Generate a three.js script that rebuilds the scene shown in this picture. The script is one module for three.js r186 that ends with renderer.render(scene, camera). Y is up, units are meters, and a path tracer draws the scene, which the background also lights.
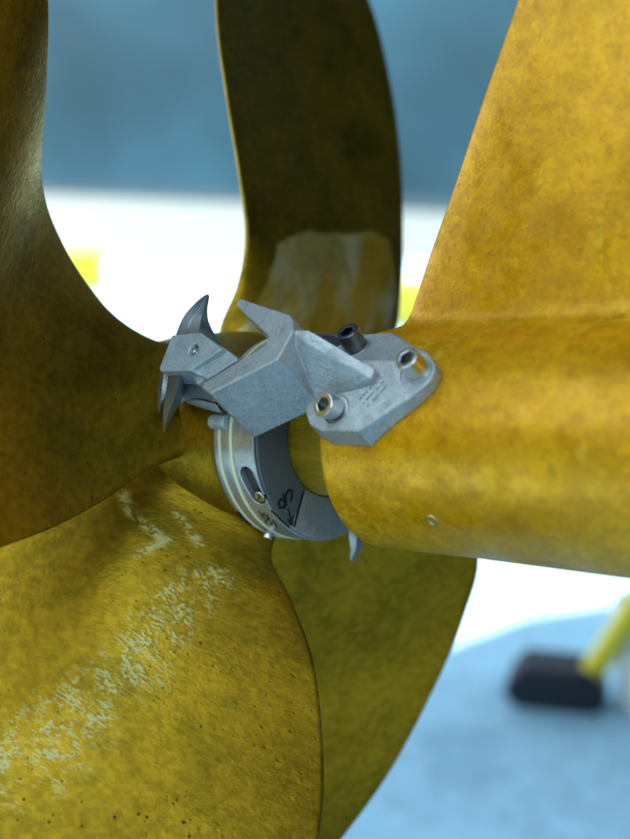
import * as THREE from 'three';
import { ConvexHull } from 'three/addons/math/ConvexHull.js';
import { mergeGeometries } from 'three/addons/utils/BufferGeometryUtils.js';

// ---------------------------------------------------------------- camera, sky, sun, exposure
const U = 0.0005;                       // working unit of the propeller gear: half a millimetre
const scene = new THREE.Scene();
const FOCAL = 1291, CX = 315, CY = 419.5;
const camera = new THREE.PerspectiveCamera(36, 630 / 839, 0.02, 400);
camera.position.set(0, 1.0, 0);
camera.rotation.x = -12.6 * Math.PI / 180;
camera.updateMatrixWorld(true);
camera.focus = 0.618;
camera.userData.fStop = 4.2;

const renderer = new THREE.WebGLRenderer({ antialias: true });
renderer.toneMapping = THREE.LinearToneMapping;
renderer.toneMappingExposure = 2.9;
renderer.shadowMap.enabled = true;

const sunDir = new THREE.Vector3(-0.24, 0.80, -0.69).normalize();
{
  const w = 256, h = 128, data = new Float32Array(w * h * 4);
  for (let j = 0; j < h; j++) for (let i = 0; i < w; i++) {
    const el = (j + 0.5) / h * Math.PI - Math.PI / 2;        // row 0 is straight down
    const az = (i + 0.5) / w * 2 * Math.PI - Math.PI;
    const dir = new THREE.Vector3(Math.cos(el) * Math.cos(az), Math.sin(el), Math.cos(el) * Math.sin(az));
    const t = Math.max(0, Math.sin(el));
    const hor = Math.pow(1 - t, 3);
    const g = Math.pow(Math.max(0, dir.dot(sunDir)), 12) * 0.5;
    const k = (j * w + i) * 4;
    data[k] = 0.62 + 0.38 * hor + g; data[k + 1] = 0.86 + 0.26 * hor + g * 0.95; data[k + 2] = 1.06 + 0.12 * hor + g * 0.85; data[k + 3] = 1;
  }
  const sky = new THREE.DataTexture(data, w, h, THREE.RGBAFormat, THREE.FloatType);
  sky.mapping = THREE.EquirectangularReflectionMapping; sky.magFilter = sky.minFilter = THREE.LinearFilter; sky.needsUpdate = true;
  scene.background = sky; scene.environment = sky;
}
const sun = new THREE.DirectionalLight(0xfff2df, 4.2);
sun.position.copy(sunDir).multiplyScalar(20); sun.castShadow = true;
sun.shadow.mapSize.set(2048, 2048);
Object.assign(sun.shadow.camera, { left: -8, right: 8, top: 8, bottom: -8, near: 1, far: 60 });
scene.add(sun); scene.add(sun.target);

// ---------------------------------------------------------------- helpers
const V3 = (x, y, z) => new THREE.Vector3(x, y, z);
let seed = 7;
const rnd = () => { seed = (seed * 1664525 + 1013904223) >>> 0; return seed / 4294967296; };
const clamp = (x, a, b) => Math.min(b, Math.max(a, x));
const sst = (a, b, x) => { const t = clamp((x - a) / (b - a), 0, 1); return t * t * (3 - 2 * t); };
const mix = (a, b, t) => a + (b - a) * t;

// frame of the shaft: X along the shaft from propeller to strut, Y up, Z square to both
const dCam = V3(0.742, -0.018, 0.670).normalize();
const eCam = V3(0, 1, 0).addScaledVector(dCam, -dCam.y).normalize();
const zCam = V3().crossVectors(dCam, eCam);
const cCam = V3(13.4, -18, -1330);
const frameCam = new THREE.Matrix4().makeBasis(dCam, eCam, zCam).setPosition(cCam);
const frameCamInv = frameCam.clone().invert();
const frameWorld = (() => {
  const m = new THREE.Matrix4().makeBasis(dCam, eCam, zCam).setPosition(cCam.clone().multiplyScalar(U));
  return camera.matrixWorld.clone().multiply(m);
})();
const eye = V3(0, 0, 0).applyMatrix4(frameCamInv);
// survey of the photograph: a sight line, in shaft axes, and where it meets a surface
function sight(px, py) { return V3(px - CX, CY - py, -FOCAL).normalize().transformDirection(frameCamInv); }
function onPlane(px, py, n, h) { const r = sight(px, py); const t = (h - n.dot(eye)) / n.dot(r); return eye.clone().addScaledVector(r, t); }
function atDepth(px, py, z) { return V3((px - CX) * z / FOCAL, (CY - py) * z / FOCAL, -z).applyMatrix4(frameCamInv); }
function onCylinder(px, py, R) {
  const r = sight(px, py), a = r.y * r.y + r.z * r.z, b = eye.y * r.y + eye.z * r.z, c = eye.y * eye.y + eye.z * eye.z - R * R;
  const q = b * b - a * c; const t = (-b - Math.sqrt(Math.max(0, q))) / a; return eye.clone().addScaledVector(r, t);
}
const groundY = 0;
function onGround(px, py, y = 0) {
  const r = V3(px - CX, CY - py, -FOCAL).normalize().transformDirection(camera.matrixWorld);
  const t = (y - camera.position.y) / r.y; return camera.position.clone().addScaledVector(r, t);
}
const rad = (deg) => deg * Math.PI / 180;
const nOf = (deg) => V3(0, Math.cos(rad(deg)), Math.sin(rad(deg)));
const tOf = (deg) => V3(0, -Math.sin(rad(deg)), Math.cos(rad(deg)));

// --- noise
function hash2(i, j, s) { let h = (i * 374761393 + j * 668265263 + s * 974634321) | 0; h = Math.imul(h ^ (h >>> 13), 1274126177); h ^= h >>> 16; return (h >>> 0) / 4294967296; }
function vnoise(x, y, per, s) {           // repeats every per cells
  const i = Math.floor(x), j = Math.floor(y), fx = x - i, fy = y - j;
  const u = fx * fx * (3 - 2 * fx), v = fy * fy * (3 - 2 * fy);
  const m = (k) => ((k % per) + per) % per;
  const i0 = m(i), i1 = m(i + 1), j0 = m(j), j1 = m(j + 1);
  return mix(mix(hash2(i0, j0, s), hash2(i1, j0, s), u), mix(hash2(i0, j1, s), hash2(i1, j1, s), u), v);
}
function fbm(x, y, per, oct, s, gain = 0.5) { let a = 1, t = 0, n = 0; for (let o = 0; o < oct; o++) { t += a * vnoise(x, y, per, s + o * 17); n += a; a *= gain; x *= 2; y *= 2; per *= 2; } return t / n; }
function dataTex(w, h, fn, srgb, wrap = THREE.RepeatWrapping) {
  const d = new Uint8Array(w * h * 4), o = [0, 0, 0];
  for (let j = 0; j < h; j++) for (let i = 0; i < w; i++) {
    fn(i / w, j / h, o); const k = (j * w + i) * 4;
    d[k] = clamp(o[0], 0, 1) * 255; d[k + 1] = clamp(o[1], 0, 1) * 255; d[k + 2] = clamp(o[2], 0, 1) * 255; d[k + 3] = 255;
  }
  const t = new THREE.DataTexture(d, w, h, THREE.RGBAFormat); t.wrapS = t.wrapT = wrap; t.magFilter = THREE.LinearFilter; t.minFilter = THREE.LinearFilter;
  if (srgb) t.colorSpace = THREE.SRGBColorSpace; t.needsUpdate = true; return t;
}
function grey(w, h, fn, wrap) { return dataTex(w, h, (u, v, o) => { o[0] = o[1] = o[2] = fn(u, v); }, false, wrap); }

// --- scene bookkeeping
const taken = {};
function named(o, name) { const n = taken[name] = (taken[name] ?? -1) + 1; o.name = n ? `${name}_${String(n).padStart(3, '0')}` : name; return o; }
function shade(o) { o.castShadow = o.receiveShadow = true; return o; }
function thing(name, label, category, group) {
  const g = named(new THREE.Group(), name); scene.add(g);
  g.userData = { label, category }; if (group) g.userData.group = group; return g;
}
function inFrame(g) { frameWorld.decompose(g.position, g.quaternion, g.scale); return g; }
function part(name, geo, mat, parent) { const m = shade(new THREE.Mesh(geo, mat)); m.name = name; parent.add(m); return m; }
function structure(name, geo, mat) { const m = named(shade(new THREE.Mesh(geo, mat)), name); m.userData.kind = 'structure'; scene.add(m); return m; }

// --- signed distances
function smax(a, b, k) { const h = Math.max(k - Math.abs(a - b), 0) / k; return Math.max(a, b) + h * h * k * 0.25; }
function smin(a, b, k) { return -smax(-a, -b, k); }
function polySDF(P) {
  return (x, y) => {
    let d = (x - P[0][0]) ** 2 + (y - P[0][1]) ** 2, s = 1;
    for (let i = 0, j = P.length - 1; i < P.length; j = i, i++) {
      const ex = P[j][0] - P[i][0], ey = P[j][1] - P[i][1], wx = x - P[i][0], wy = y - P[i][1];
      const t = clamp((wx * ex + wy * ey) / (ex * ex + ey * ey), 0, 1), bx = wx - ex * t, by = wy - ey * t;
      d = Math.min(d, bx * bx + by * by);
      const c1 = y >= P[i][1], c2 = y < P[j][1], c3 = ex * wy > ey * wx;
      if ((c1 && c2 && c3) || (!c1 && !c2 && !c3)) s = -s;
    }
    return s * Math.sqrt(d);
  };
}
function roundBoth(a, b, r) { a += r; b += r; return Math.hypot(Math.max(a, 0), Math.max(b, 0)) + Math.min(Math.max(a, b), 0) - r; }
// an outline surveyed on the plane n.p = h, given depth inwards
function slab(pxs, deg, h, depth, r) {
  const n = nOf(deg), T = tOf(deg);
  const P = pxs.map(([a, b]) => { const p = onPlane(a, b, n, h); return [p.x, p.dot(T)]; });
  const f = polySDF(P), mid = h - depth / 2;
  const g = (x, y, z) => roundBoth(f(x, y * T.y + z * T.z), Math.abs(y * n.y + z * n.z - mid) - depth / 2, r);
  g.outline = P; return g;
}
function hullSDF(points, k) {
  const ch = new ConvexHull().setFromPoints(points), planes = [];
  for (const f of ch.faces) {
    const c = f.normal, w = f.constant;
    if (!planes.some((p) => p[0] * c.x + p[1] * c.y + p[2] * c.z > 0.9995 && Math.abs(p[3] - w) < 0.5)) planes.push([c.x, c.y, c.z, w]);
  }
  return (x, y, z) => { let d = -1e9; for (const p of planes) { const v = p[0] * x + p[1] * y + p[2] * z - p[3]; d = d < -1e8 ? v : smax(d, v, k); } return d; };
}
function capsule(a, b, r) {
  const ab = b.clone().sub(a), l = ab.lengthSq();
  return (x, y, z) => { const px = x - a.x, py = y - a.y, pz = z - a.z, t = clamp((px * ab.x + py * ab.y + pz * ab.z) / l, 0, 1); return Math.hypot(px - ab.x * t, py - ab.y * t, pz - ab.z * t) - r; };
}
function rod(a, b, r, e) {             // flat-ended cylinder with rounded rims
  const ab = b.clone().sub(a), L = ab.length(); ab.normalize();
  return (x, y, z) => { const px = x - a.x, py = y - a.y, pz = z - a.z, t = px * ab.x + py * ab.y + pz * ab.z; return roundBoth(Math.hypot(px - ab.x * t, py - ab.y * t, pz - ab.z * t) - r, Math.abs(t - L / 2) - L / 2, e); };
}
// surface nets: an even mesh of the zero surface, in metres, with box-mapped uv (uvTile units to a repeat) unless uvFn is given
function mesh(f, lo, hi, cell, uvTile = 200, uvFn) {
  const nx = Math.ceil((hi[0] - lo[0]) / cell) + 1, ny = Math.ceil((hi[1] - lo[1]) / cell) + 1, nz = Math.ceil((hi[2] - lo[2]) / cell) + 1;
  const F = new Float32Array(nx * ny * nz), id = new Int32Array(nx * ny * nz).fill(-1), sy = nx, sz = nx * ny;
  for (let k = 0, q = 0; k < nz; k++) for (let j = 0; j < ny; j++) for (let i = 0; i < nx; i++, q++) F[q] = f(lo[0] + i * cell, lo[1] + j * cell, lo[2] + k * cell);
  const P = [], N = [], off = [0, 1, sy, sy + 1, sz, sz + 1, sz + sy, sz + sy + 1];
  const E = [[0, 1], [2, 3], [4, 5], [6, 7], [0, 2], [1, 3], [4, 6], [5, 7], [0, 4], [1, 5], [2, 6], [3, 7]];
  for (let k = 0; k < nz - 1; k++) for (let j = 0; j < ny - 1; j++) for (let i = 0; i < nx - 1; i++) {
    const q = i + j * sy + k * sz; let m = 0;
    for (let c = 0; c < 8; c++) if (F[q + off[c]] < 0) m |= 1 << c;
    if (m === 0 || m === 255) continue;
    let x = 0, y = 0, z = 0, n = 0;
    for (const [a, b] of E) {
      if (((m >> a) & 1) === ((m >> b) & 1)) continue;
      const fa = F[q + off[a]], fb = F[q + off[b]], t = fa / (fa - fb);
      x += (a & 1) + ((b & 1) - (a & 1)) * t; y += ((a >> 1) & 1) + (((b >> 1) & 1) - ((a >> 1) & 1)) * t; z += (a >> 2) + ((b >> 2) - (a >> 2)) * t; n++;
    }
    let X = lo[0] + (i + x / n) * cell, Y = lo[1] + (j + y / n) * cell, Z = lo[2] + (k + z / n) * cell;
    const e = cell * 0.35; let gx, gy, gz, gl;
    for (let it = 0; it < 2; it++) {
      gx = f(X + e, Y, Z) - f(X - e, Y, Z); gy = f(X, Y + e, Z) - f(X, Y - e, Z); gz = f(X, Y, Z + e) - f(X, Y, Z - e); gl = Math.hypot(gx, gy, gz) || 1;
      if (it === 0) { const dd = clamp(f(X, Y, Z) / (gl / (2 * e)), -cell * 0.5, cell * 0.5); X -= gx / gl * dd; Y -= gy / gl * dd; Z -= gz / gl * dd; }
    }
    id[q] = P.length / 3; P.push(X, Y, Z); N.push(gx / gl, gy / gl, gz / gl);
  }
  const quads = [];
  for (let k = 1; k < nz - 1; k++) for (let j = 1; j < ny - 1; j++) for (let i = 1; i < nx - 1; i++) {
    const q = i + j * sy + k * sz, a = F[q] < 0;
    const put = (o1, o2, flip) => { const w = [id[q], id[q - o1], id[q - o1 - o2], id[q - o2]]; if (w.some((v) => v < 0)) return; quads.push(flip ? w.reverse() : w); };
    if (a !== F[q + 1] < 0) put(sy, sz, !a);
    if (a !== F[q + sy] < 0) put(sz, 1, !a);
    if (a !== F[q + sz] < 0) put(1, sy, !a);
  }
  const pos = [], nor = [], uv = [], idx = [], key = new Map();
  const get = (v, ax) => {
    const kk = v * 3 + ax; let r = key.get(kk);
    if (r === undefined) {
      r = pos.length / 3; key.set(kk, r); const x = P[v * 3], y = P[v * 3 + 1], z = P[v * 3 + 2];
      pos.push(x * U, y * U, z * U); nor.push(N[v * 3], N[v * 3 + 1], N[v * 3 + 2]);
      if (uvFn) uv.push(...uvFn(x, y, z)); else if (ax === 0) uv.push(z / uvTile, y / uvTile + 0.37); else if (ax === 1) uv.push(x / uvTile, z / uvTile + 0.71); else uv.push(x / uvTile + 0.13, y / uvTile);
    }
    return r;
  };
  for (const w of quads) {
    let ax = 0;
    if (!uvFn) { let a = 0, b = 0, c = 0; for (const v of w) { a += N[v * 3]; b += N[v * 3 + 1]; c += N[v * 3 + 2]; } a = Math.abs(a); b = Math.abs(b); c = Math.abs(c); ax = a > b && a > c ? 0 : b > c ? 1 : 2; }
    const g = w.map((v) => get(v, ax)); idx.push(g[0], g[1], g[2], g[0], g[2], g[3]);
  }
  const geo = new THREE.BufferGeometry();
  geo.setAttribute('position', new THREE.Float32BufferAttribute(pos, 3)); geo.setAttribute('normal', new THREE.Float32BufferAttribute(nor, 3)); geo.setAttribute('uv', new THREE.Float32BufferAttribute(uv, 2));
  geo.setIndex(idx); return geo;
}
function scaleGeo(g) { g.scale(U, U, U); return g; }
// lathe about the shaft axis: profile of [s, r]
function lathe(profile, seg = 96) { const g = new THREE.LatheGeometry(profile.map(([s, r]) => new THREE.Vector2(r, s)), seg); g.rotateZ(-Math.PI / 2); return scaleGeo(g); }

// ---------------------------------------------------------------- materials
const pitAt = (list, u, v) => { let d = 0; for (const p of list) { let dx = Math.abs(u - p[0]), dy = Math.abs(v - p[1]); dx = Math.min(dx, 1 - dx); dy = Math.min(dy, 1 - dy); const r = Math.hypot(dx, dy) / p[2]; if (r < 1) d = Math.max(d, (1 - r * r) * p[3]); } return d; };
function pitGrid(n, rMin, rMax) {      // pits sorted into cells so that a lookup stays cheap
  const G = 32, cells = Array.from({ length: G * G }, () => []);
  for (let i = 0; i < n; i++) {
    const p = [rnd(), rnd(), rMin + (rMax - rMin) * rnd() ** 3, 0.4 + 0.6 * rnd()];
    const ci = Math.floor(p[0] * G), cj = Math.floor(p[1] * G);
    for (let a = -1; a <= 1; a++) for (let b = -1; b <= 1; b++) cells[((ci + a + G) % G) + ((cj + b + G) % G) * G].push(p);
  }
  return (u, v) => { u -= Math.floor(u); v -= Math.floor(v); return pitAt(cells[Math.min(G - 1, Math.floor(u * G)) + Math.min(G - 1, Math.floor(v * G)) * G], u, v); };
}
const std = (o) => new THREE.MeshStandardMaterial(o);
const phys = (o) => new THREE.MeshPhysicalMaterial(o);

// bronze of the propeller: mottled, pitted
const bladePits = pitGrid(800, 0.0014, 0.0048), bladeFine = pitGrid(1300, 0.0009, 0.0022);
const bronzeHeight = (u, v) => 0.62 + 0.22 * (fbm(u * 20, v * 20, 20, 4, 3) - 0.5) + 0.12 * (fbm(u * 150, v * 150, 150, 2, 9) - 0.5) + 0.07 * (fbm(u * 40, v * 260, 260, 2, 15) - 0.5) - 0.42 * bladePits(u, v) * sst(0.36, 0.52, fbm(u * 5, v * 5, 5, 2, 27)) - 0.16 * bladeFine(u, v);
const bronzeColor = (u, v, o) => {
  const a = fbm(u * 5, v * 5, 5, 5, 21), b = fbm(u * 70, v * 70, 70, 4, 33), c = fbm(u * 11, v * 11, 11, 5, 41), p = bladePits(u, v) * sst(0.36, 0.52, fbm(u * 5, v * 5, 5, 2, 27)), q = bladeFine(u, v);
  const t = sst(0.1, 0.9, a * 0.45 + b * 0.55), ol = sst(0.45, 0.8, c) * 0.3, dk = (1 - 0.5 * p - 0.25 * q) * (1 - 0.22 * ol), br = 0.05 * (fbm(u * 30, v * 300, 300, 2, 57) - 0.5);
  o[0] = (mix(0.55, 0.78, t) + br) * dk * (1 - 0.10 * ol); o[1] = (mix(0.435, 0.615, t) + br) * dk; o[2] = (mix(0.08, 0.13, t) + br) * dk;
};
const bronzeMap = dataTex(1024, 1024, bronzeColor, true), bronzeBump = grey(1024, 1024, bronzeHeight);
const bronzeRough = grey(512, 512, (u, v) => 0.34 + 0.26 * fbm(u * 14, v * 14, 14, 4, 71));
const M = {};
M.bronze = std({ map: bronzeMap, bumpMap: bronzeBump, bumpScale: 0.00085, roughnessMap: bronzeRough, roughness: 1, metalness: 0.92, color: new THREE.Color(0.78, 0.76, 0.68) });

// highlight streak painted into one blade, pale sheen painted near the root of another
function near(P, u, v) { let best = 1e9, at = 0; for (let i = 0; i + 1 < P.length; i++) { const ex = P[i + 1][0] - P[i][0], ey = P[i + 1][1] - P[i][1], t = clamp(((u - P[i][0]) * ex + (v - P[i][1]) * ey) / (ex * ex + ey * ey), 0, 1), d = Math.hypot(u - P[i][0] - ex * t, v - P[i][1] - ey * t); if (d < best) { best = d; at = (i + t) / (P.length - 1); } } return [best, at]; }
const track = [[0.690, 0.245], [0.671, 0.276], [0.636, 0.369], [0.582, 0.433], [0.527, 0.488], [0.473, 0.516], [0.42, 0.54]], rootGlints = [[[0.53, 0.168], [0.565, 0.196], [0.618, 0.214]], [[0.60, 0.165], [0.650, 0.20]], [[0.618, 0.214], [0.60, 0.245]]];
function glintMask(u, v) {
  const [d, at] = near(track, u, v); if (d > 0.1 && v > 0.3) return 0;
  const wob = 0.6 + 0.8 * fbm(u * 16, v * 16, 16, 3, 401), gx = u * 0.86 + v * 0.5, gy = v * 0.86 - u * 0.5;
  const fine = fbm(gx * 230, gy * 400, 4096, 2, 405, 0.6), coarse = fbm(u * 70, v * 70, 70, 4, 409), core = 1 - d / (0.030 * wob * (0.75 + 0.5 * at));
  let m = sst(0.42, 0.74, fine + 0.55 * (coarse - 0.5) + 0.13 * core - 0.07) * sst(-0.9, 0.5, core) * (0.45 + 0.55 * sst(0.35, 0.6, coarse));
  for (const n of rootGlints) { const [e] = near(n, u, v); m = Math.max(m, sst(0.011, 0.002, e * (0.6 + 0.9 * fine)) * sst(0.35, 0.55, coarse * 0.5 + fine * 0.5)); }
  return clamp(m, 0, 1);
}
const B = 1024, glintM = new Float32Array(B * B);
for (let j = 0; j < B; j++) for (let i = 0; i < B; i++) glintM[j * B + i] = glintMask(i / B, j / B);
const glintAt = (u, v) => glintM[Math.min(B - 1, Math.round(v * B)) * B + Math.min(B - 1, Math.round(u * B))];
M.streakPainted = std({
  map: dataTex(B, B, (u, v, o) => { bronzeColor(u * 2, v * 2, o); const m = glintAt(u, v) * 0.62; o[0] = mix(o[0], 0.86, m); o[1] = mix(o[1], 0.85, m); o[2] = mix(o[2], 0.66, m); }, true),
  bumpMap: grey(B, B, (u, v) => bronzeHeight(u * 2, v * 2) + 0.15 * glintAt(u, v)), bumpScale: 0.00085,
  metalnessMap: grey(B >> 1, B >> 1, (u, v) => 0.92 - 0.7 * glintAt(u, v)), metalness: 1, roughnessMap: bronzeRough, roughness: 1, color: new THREE.Color(0.78, 0.76, 0.68) });
function sheenMask(u, v) {
  const w = 0.018 * (fbm(u * 20, v * 20, 20, 3, 421) - 0.5), du = Math.abs(u - 0.505) + w, top = 0.275 + w - 2.2 * Math.max(0, du - 0.075) ** 1.5;
  return sst(0.006, -0.006, Math.max(du - 0.118, v - top));
}
const sheenMottle = (u, v) => fbm(u * 26 + 1.2 * fbm(v * 12, u * 12, 32, 2, 433), v * 12, 512, 5, 431);
M.sheenPainted = std({
  map: dataTex(1024, 1024, (u, v, o) => { bronzeColor(u * 2, v * 2, o); const p = sheenMask(u, v); if (p > 0) { const q = sheenMottle(u, v), w = sst(0.45, 0.65, q), y = sst(0.5, 0.62, fbm(u * 14, v * 6, 64, 3, 437)); const m = p * (0.42 + 0.32 * w); o[0] = mix(o[0], 0.90, m); o[1] = mix(o[1], mix(0.86, 0.68, y), m); o[2] = mix(o[2], mix(0.74, 0.22, y), m); } }, true),
  bumpMap: bronzeBump, bumpScale: 0.0008, roughnessMap: grey(512, 512, (u, v) => mix(0.34 + 0.26 * fbm(u * 28, v * 28, 28, 4, 71), 0.30, sheenMask(u, v))), roughness: 1,
  metalnessMap: grey(512, 512, (u, v) => 0.92 - 0.45 * sheenMask(u, v)), metalness: 1, color: new THREE.Color(0.78, 0.76, 0.68) });
M.sheenPainted.bumpMap = bronzeBump.clone(); M.sheenPainted.bumpMap.repeat.set(2, 2); M.sheenPainted.bumpMap.needsUpdate = true;

// golden strut: coated casting, orange-peel grain, scuffs
const strutPits = pitGrid(260, 0.001, 0.0042);
function strutScuff(u, v) { const a = fbm(u * 10 + 3, v * 5, 20, 4, 91), b = fbm(u * 60, v * 60, 60, 3, 97); return sst(0.60, 0.70, a) * sst(0.42, 0.62, b); }
const strutMap = dataTex(1024, 1024, (u, v, o) => {
  const a = fbm(u * 7, v * 7, 7, 5, 121), b = fbm(u * 120, v * 120, 120, 3, 133, 0.7), c = fbm(u * 28, v * 44, 44, 4, 137), p = strutPits(u, v), s = strutScuff(u, v);
  const t = sst(0.15, 0.85, a * 0.35 + b * 0.35 + c * 0.3), scr = sst(0.80, 0.90, fbm(u * 6 + v * 3, v * 260 - u * 40, 4096, 2, 141, 0.7)) * sst(0.45, 0.6, c);
  const dn = sst(0.60, 0.74, fbm(u * 60, v * 60, 60, 3, 145)) * 0.07, k = (1 - 0.6 * p) * (1 - dn);
  o[0] = mix(mix(0.70, 0.90, t), 0.90, s * 0.3) * k + scr * 0.10; o[1] = mix(mix(0.475, 0.65, t), 0.77, s * 0.3) * k + scr * 0.10; o[2] = mix(0.0, 0.36, s * 0.3) * k + scr * 0.10;
}, true);
const strutBump = grey(1024, 1024, (u, v) => 0.6 + 0.25 * (fbm(u * 150, v * 150, 150, 3, 151) - 0.5) + 0.22 * (fbm(u * 16, v * 16, 16, 4, 161) - 0.5) - 0.4 * strutPits(u, v) + 0.12 * strutScuff(u, v));
const strutRough = grey(512, 512, (u, v) => 0.14 + 0.42 * fbm(u * 14, v * 14, 14, 5, 171) + 0.12 * strutScuff(u, v));
M.strut = phys({ map: strutMap, bumpMap: strutBump, bumpScale: 0.00028, roughnessMap: strutRough, roughness: 1, metalness: 0.3, ior: 1.36 });
M.shaft = std({ map: bronzeMap, bumpMap: bronzeBump, bumpScale: 0.0002, roughness: 0.5, metalness: 0.4, color: new THREE.Color(1.4, 1.4, 1.0) });

// bead-blasted steel of the cutters
const blastBump = grey(1024, 1024, (u, v) => 0.5 + 0.5 * (fbm(u * 200, v * 200, 200, 2, 181) - 0.5) + 0.3 * (fbm(u * 30, v * 30, 30, 3, 185) - 0.5));
const blastMap = dataTex(1024, 1024, (u, v, o) => {
  const a = fbm(u * 8, v * 8, 8, 5, 191), b = fbm(u * 160, v * 160, 160, 2, 195), k = 0.86 + 0.16 * (a - 0.5) + 0.16 * (b - 0.5), st = sst(0.55, 0.8, fbm(u * 18, v * 18, 18, 4, 199)) * 0.05;
  o[0] = 0.81 * k - st; o[1] = 0.825 * k - st; o[2] = 0.82 * k - st * 0.9;
}, true);
M.cast = std({ map: blastMap, bumpMap: blastBump, bumpScale: 0.0002, roughness: 0.5, metalness: 0.65 });
M.ground = std({ map: blastMap, bumpMap: blastBump, bumpScale: 0.00012, roughness: 0.38, metalness: 0.4, color: new THREE.Color(1.05, 1.16, 1.22) });
M.machined = std({ map: blastMap, bumpMap: blastBump, bumpScale: 0.00006, roughness: 0.36, metalness: 0.75, color: new THREE.Color(1.05, 1.05, 1.05) });
M.tooth = std({ map: blastMap, bumpMap: blastBump, bumpScale: 0.00012, roughness: 0.42, metalness: 0.85, color: new THREE.Color(0.62, 0.66, 0.70) });
M.screw = std({ color: new THREE.Color(0.62, 0.62, 0.60), roughness: 0.22, metalness: 1 });
M.darkScrew = std({ color: new THREE.Color(0.16, 0.16, 0.17), roughness: 0.3, metalness: 1 });
M.darkGap = std({ color: new THREE.Color(0.012, 0.013, 0.015), roughness: 0.8 });
M.darkGrey = std({ color: new THREE.Color(0.085, 0.095, 0.098), roughness: 0.45, bumpMap: blastBump, bumpScale: 0.00005 });
M.cream = std({ color: new THREE.Color(0.80, 0.74, 0.45), roughness: 0.45 });
M.ink = std({ color: new THREE.Color(0.006, 0.006, 0.008), roughness: 0.6 });

// ---------------------------------------------------------------- setting: ground and the hull overhead
const concreteMap = dataTex(1024, 1024, (u, v, o) => {
  const a = fbm(u * 8, v * 8, 8, 5, 211), b = fbm(u * 128, v * 128, 128, 3, 215), k = 0.78 + 0.14 * (a - 0.5) + 0.14 * (b - 0.5), st = sst(0.6, 0.75, fbm(u * 12, v * 12, 12, 4, 219)) * 0.06;
  o[0] = k * 0.82 - st; o[1] = k * 1.03 - st; o[2] = k * 1.14 - st;
}, true);
concreteMap.repeat.set(80, 80);
{
  const g = new THREE.PlaneGeometry(240, 240); g.rotateX(-Math.PI / 2);
  structure('ground', g, std({ map: concreteMap, roughness: 0.9 }));
}
{
  const a = onGround(-200, 262, 0.004), b = onGround(900, 262, 0.004), g = new THREE.PlaneGeometry(120, 60); g.rotateX(-Math.PI / 2); g.translate(0, 0.004, a.z - 30);
  structure('road', g, std({ color: new THREE.Color(0.115, 0.155, 0.155), roughness: 0.85 }));
}
const dirW = V3(1, 0, 0).transformDirection(frameWorld); dirW.y = 0; dirW.normalize();      // along the hull
const sideW = V3(0, 0, 1).transformDirection(frameWorld); sideW.y = 0; sideW.normalize();    // towards its open side
const gearPos = V3().setFromMatrixPosition(frameWorld);
{
  // boat over the propeller: vee-bottomed hull, closed transom; ordinates are [offset to the side, height]
  const sec = [[0.28, 2.9], [0.28, 1.62], [0.0, 1.50], [-1.1, 1.36], [-2.4, 1.52], [-3.0, 1.80], [-3.05, 2.9]];
  const pos = [], idx = [], stations = [[-2.2, 0], [0.5, 0.02], [1.6, 0.6], [2.8, 1.1], [7.5, 1.2]], n = sec.length;  // beam widened forward to keep sky light off the blades
  for (const [s, beam] of stations) sec.forEach(([w, y], i) => { const p = gearPos.clone().addScaledVector(dirW, s).addScaledVector(sideW, w + (i < 2 ? beam : i === 2 ? beam * 0.5 : 0)); pos.push(p.x, y, p.z); });
  for (let k = 0; k + 1 < stations.length; k++) for (let i = 0; i < n; i++) { const j = (i + 1) % n, a = k * n, b = a + n; idx.push(a + i, a + j, b + i, a + j, b + j, b + i); }
  const last = (stations.length - 1) * n; for (let i = 1; i < n - 1; i++) { idx.push(0, i + 1, i); idx.push(last, last + i, last + i + 1); }
  let g = new THREE.BufferGeometry(); g.setAttribute('position', new THREE.Float32BufferAttribute(pos, 3)); g.setIndex(idx); g = g.toNonIndexed(); g.computeVertexNormals();
  const t = thing('unseen_boat_hull', 'dark blue hull bottom above the golden strut and propeller', 'boat');
  const antifoul = std({ color: new THREE.Color(0.02, 0.035, 0.05), roughness: 0.55, side: THREE.DoubleSide });
  part('hull_bottom', g, antifoul, t);
  const kg = new THREE.BoxGeometry(7.1, 1.5, 0.25), kp = gearPos.clone().addScaledVector(dirW, 3.45).addScaledVector(sideW, -1.1);   // unseen plate added to block light from the right
  const k = part('added_keel', kg, antifoul, t); k.position.set(kp.x, 0.752, kp.z); k.rotation.y = Math.atan2(-dirW.z, dirW.x);
}

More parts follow.
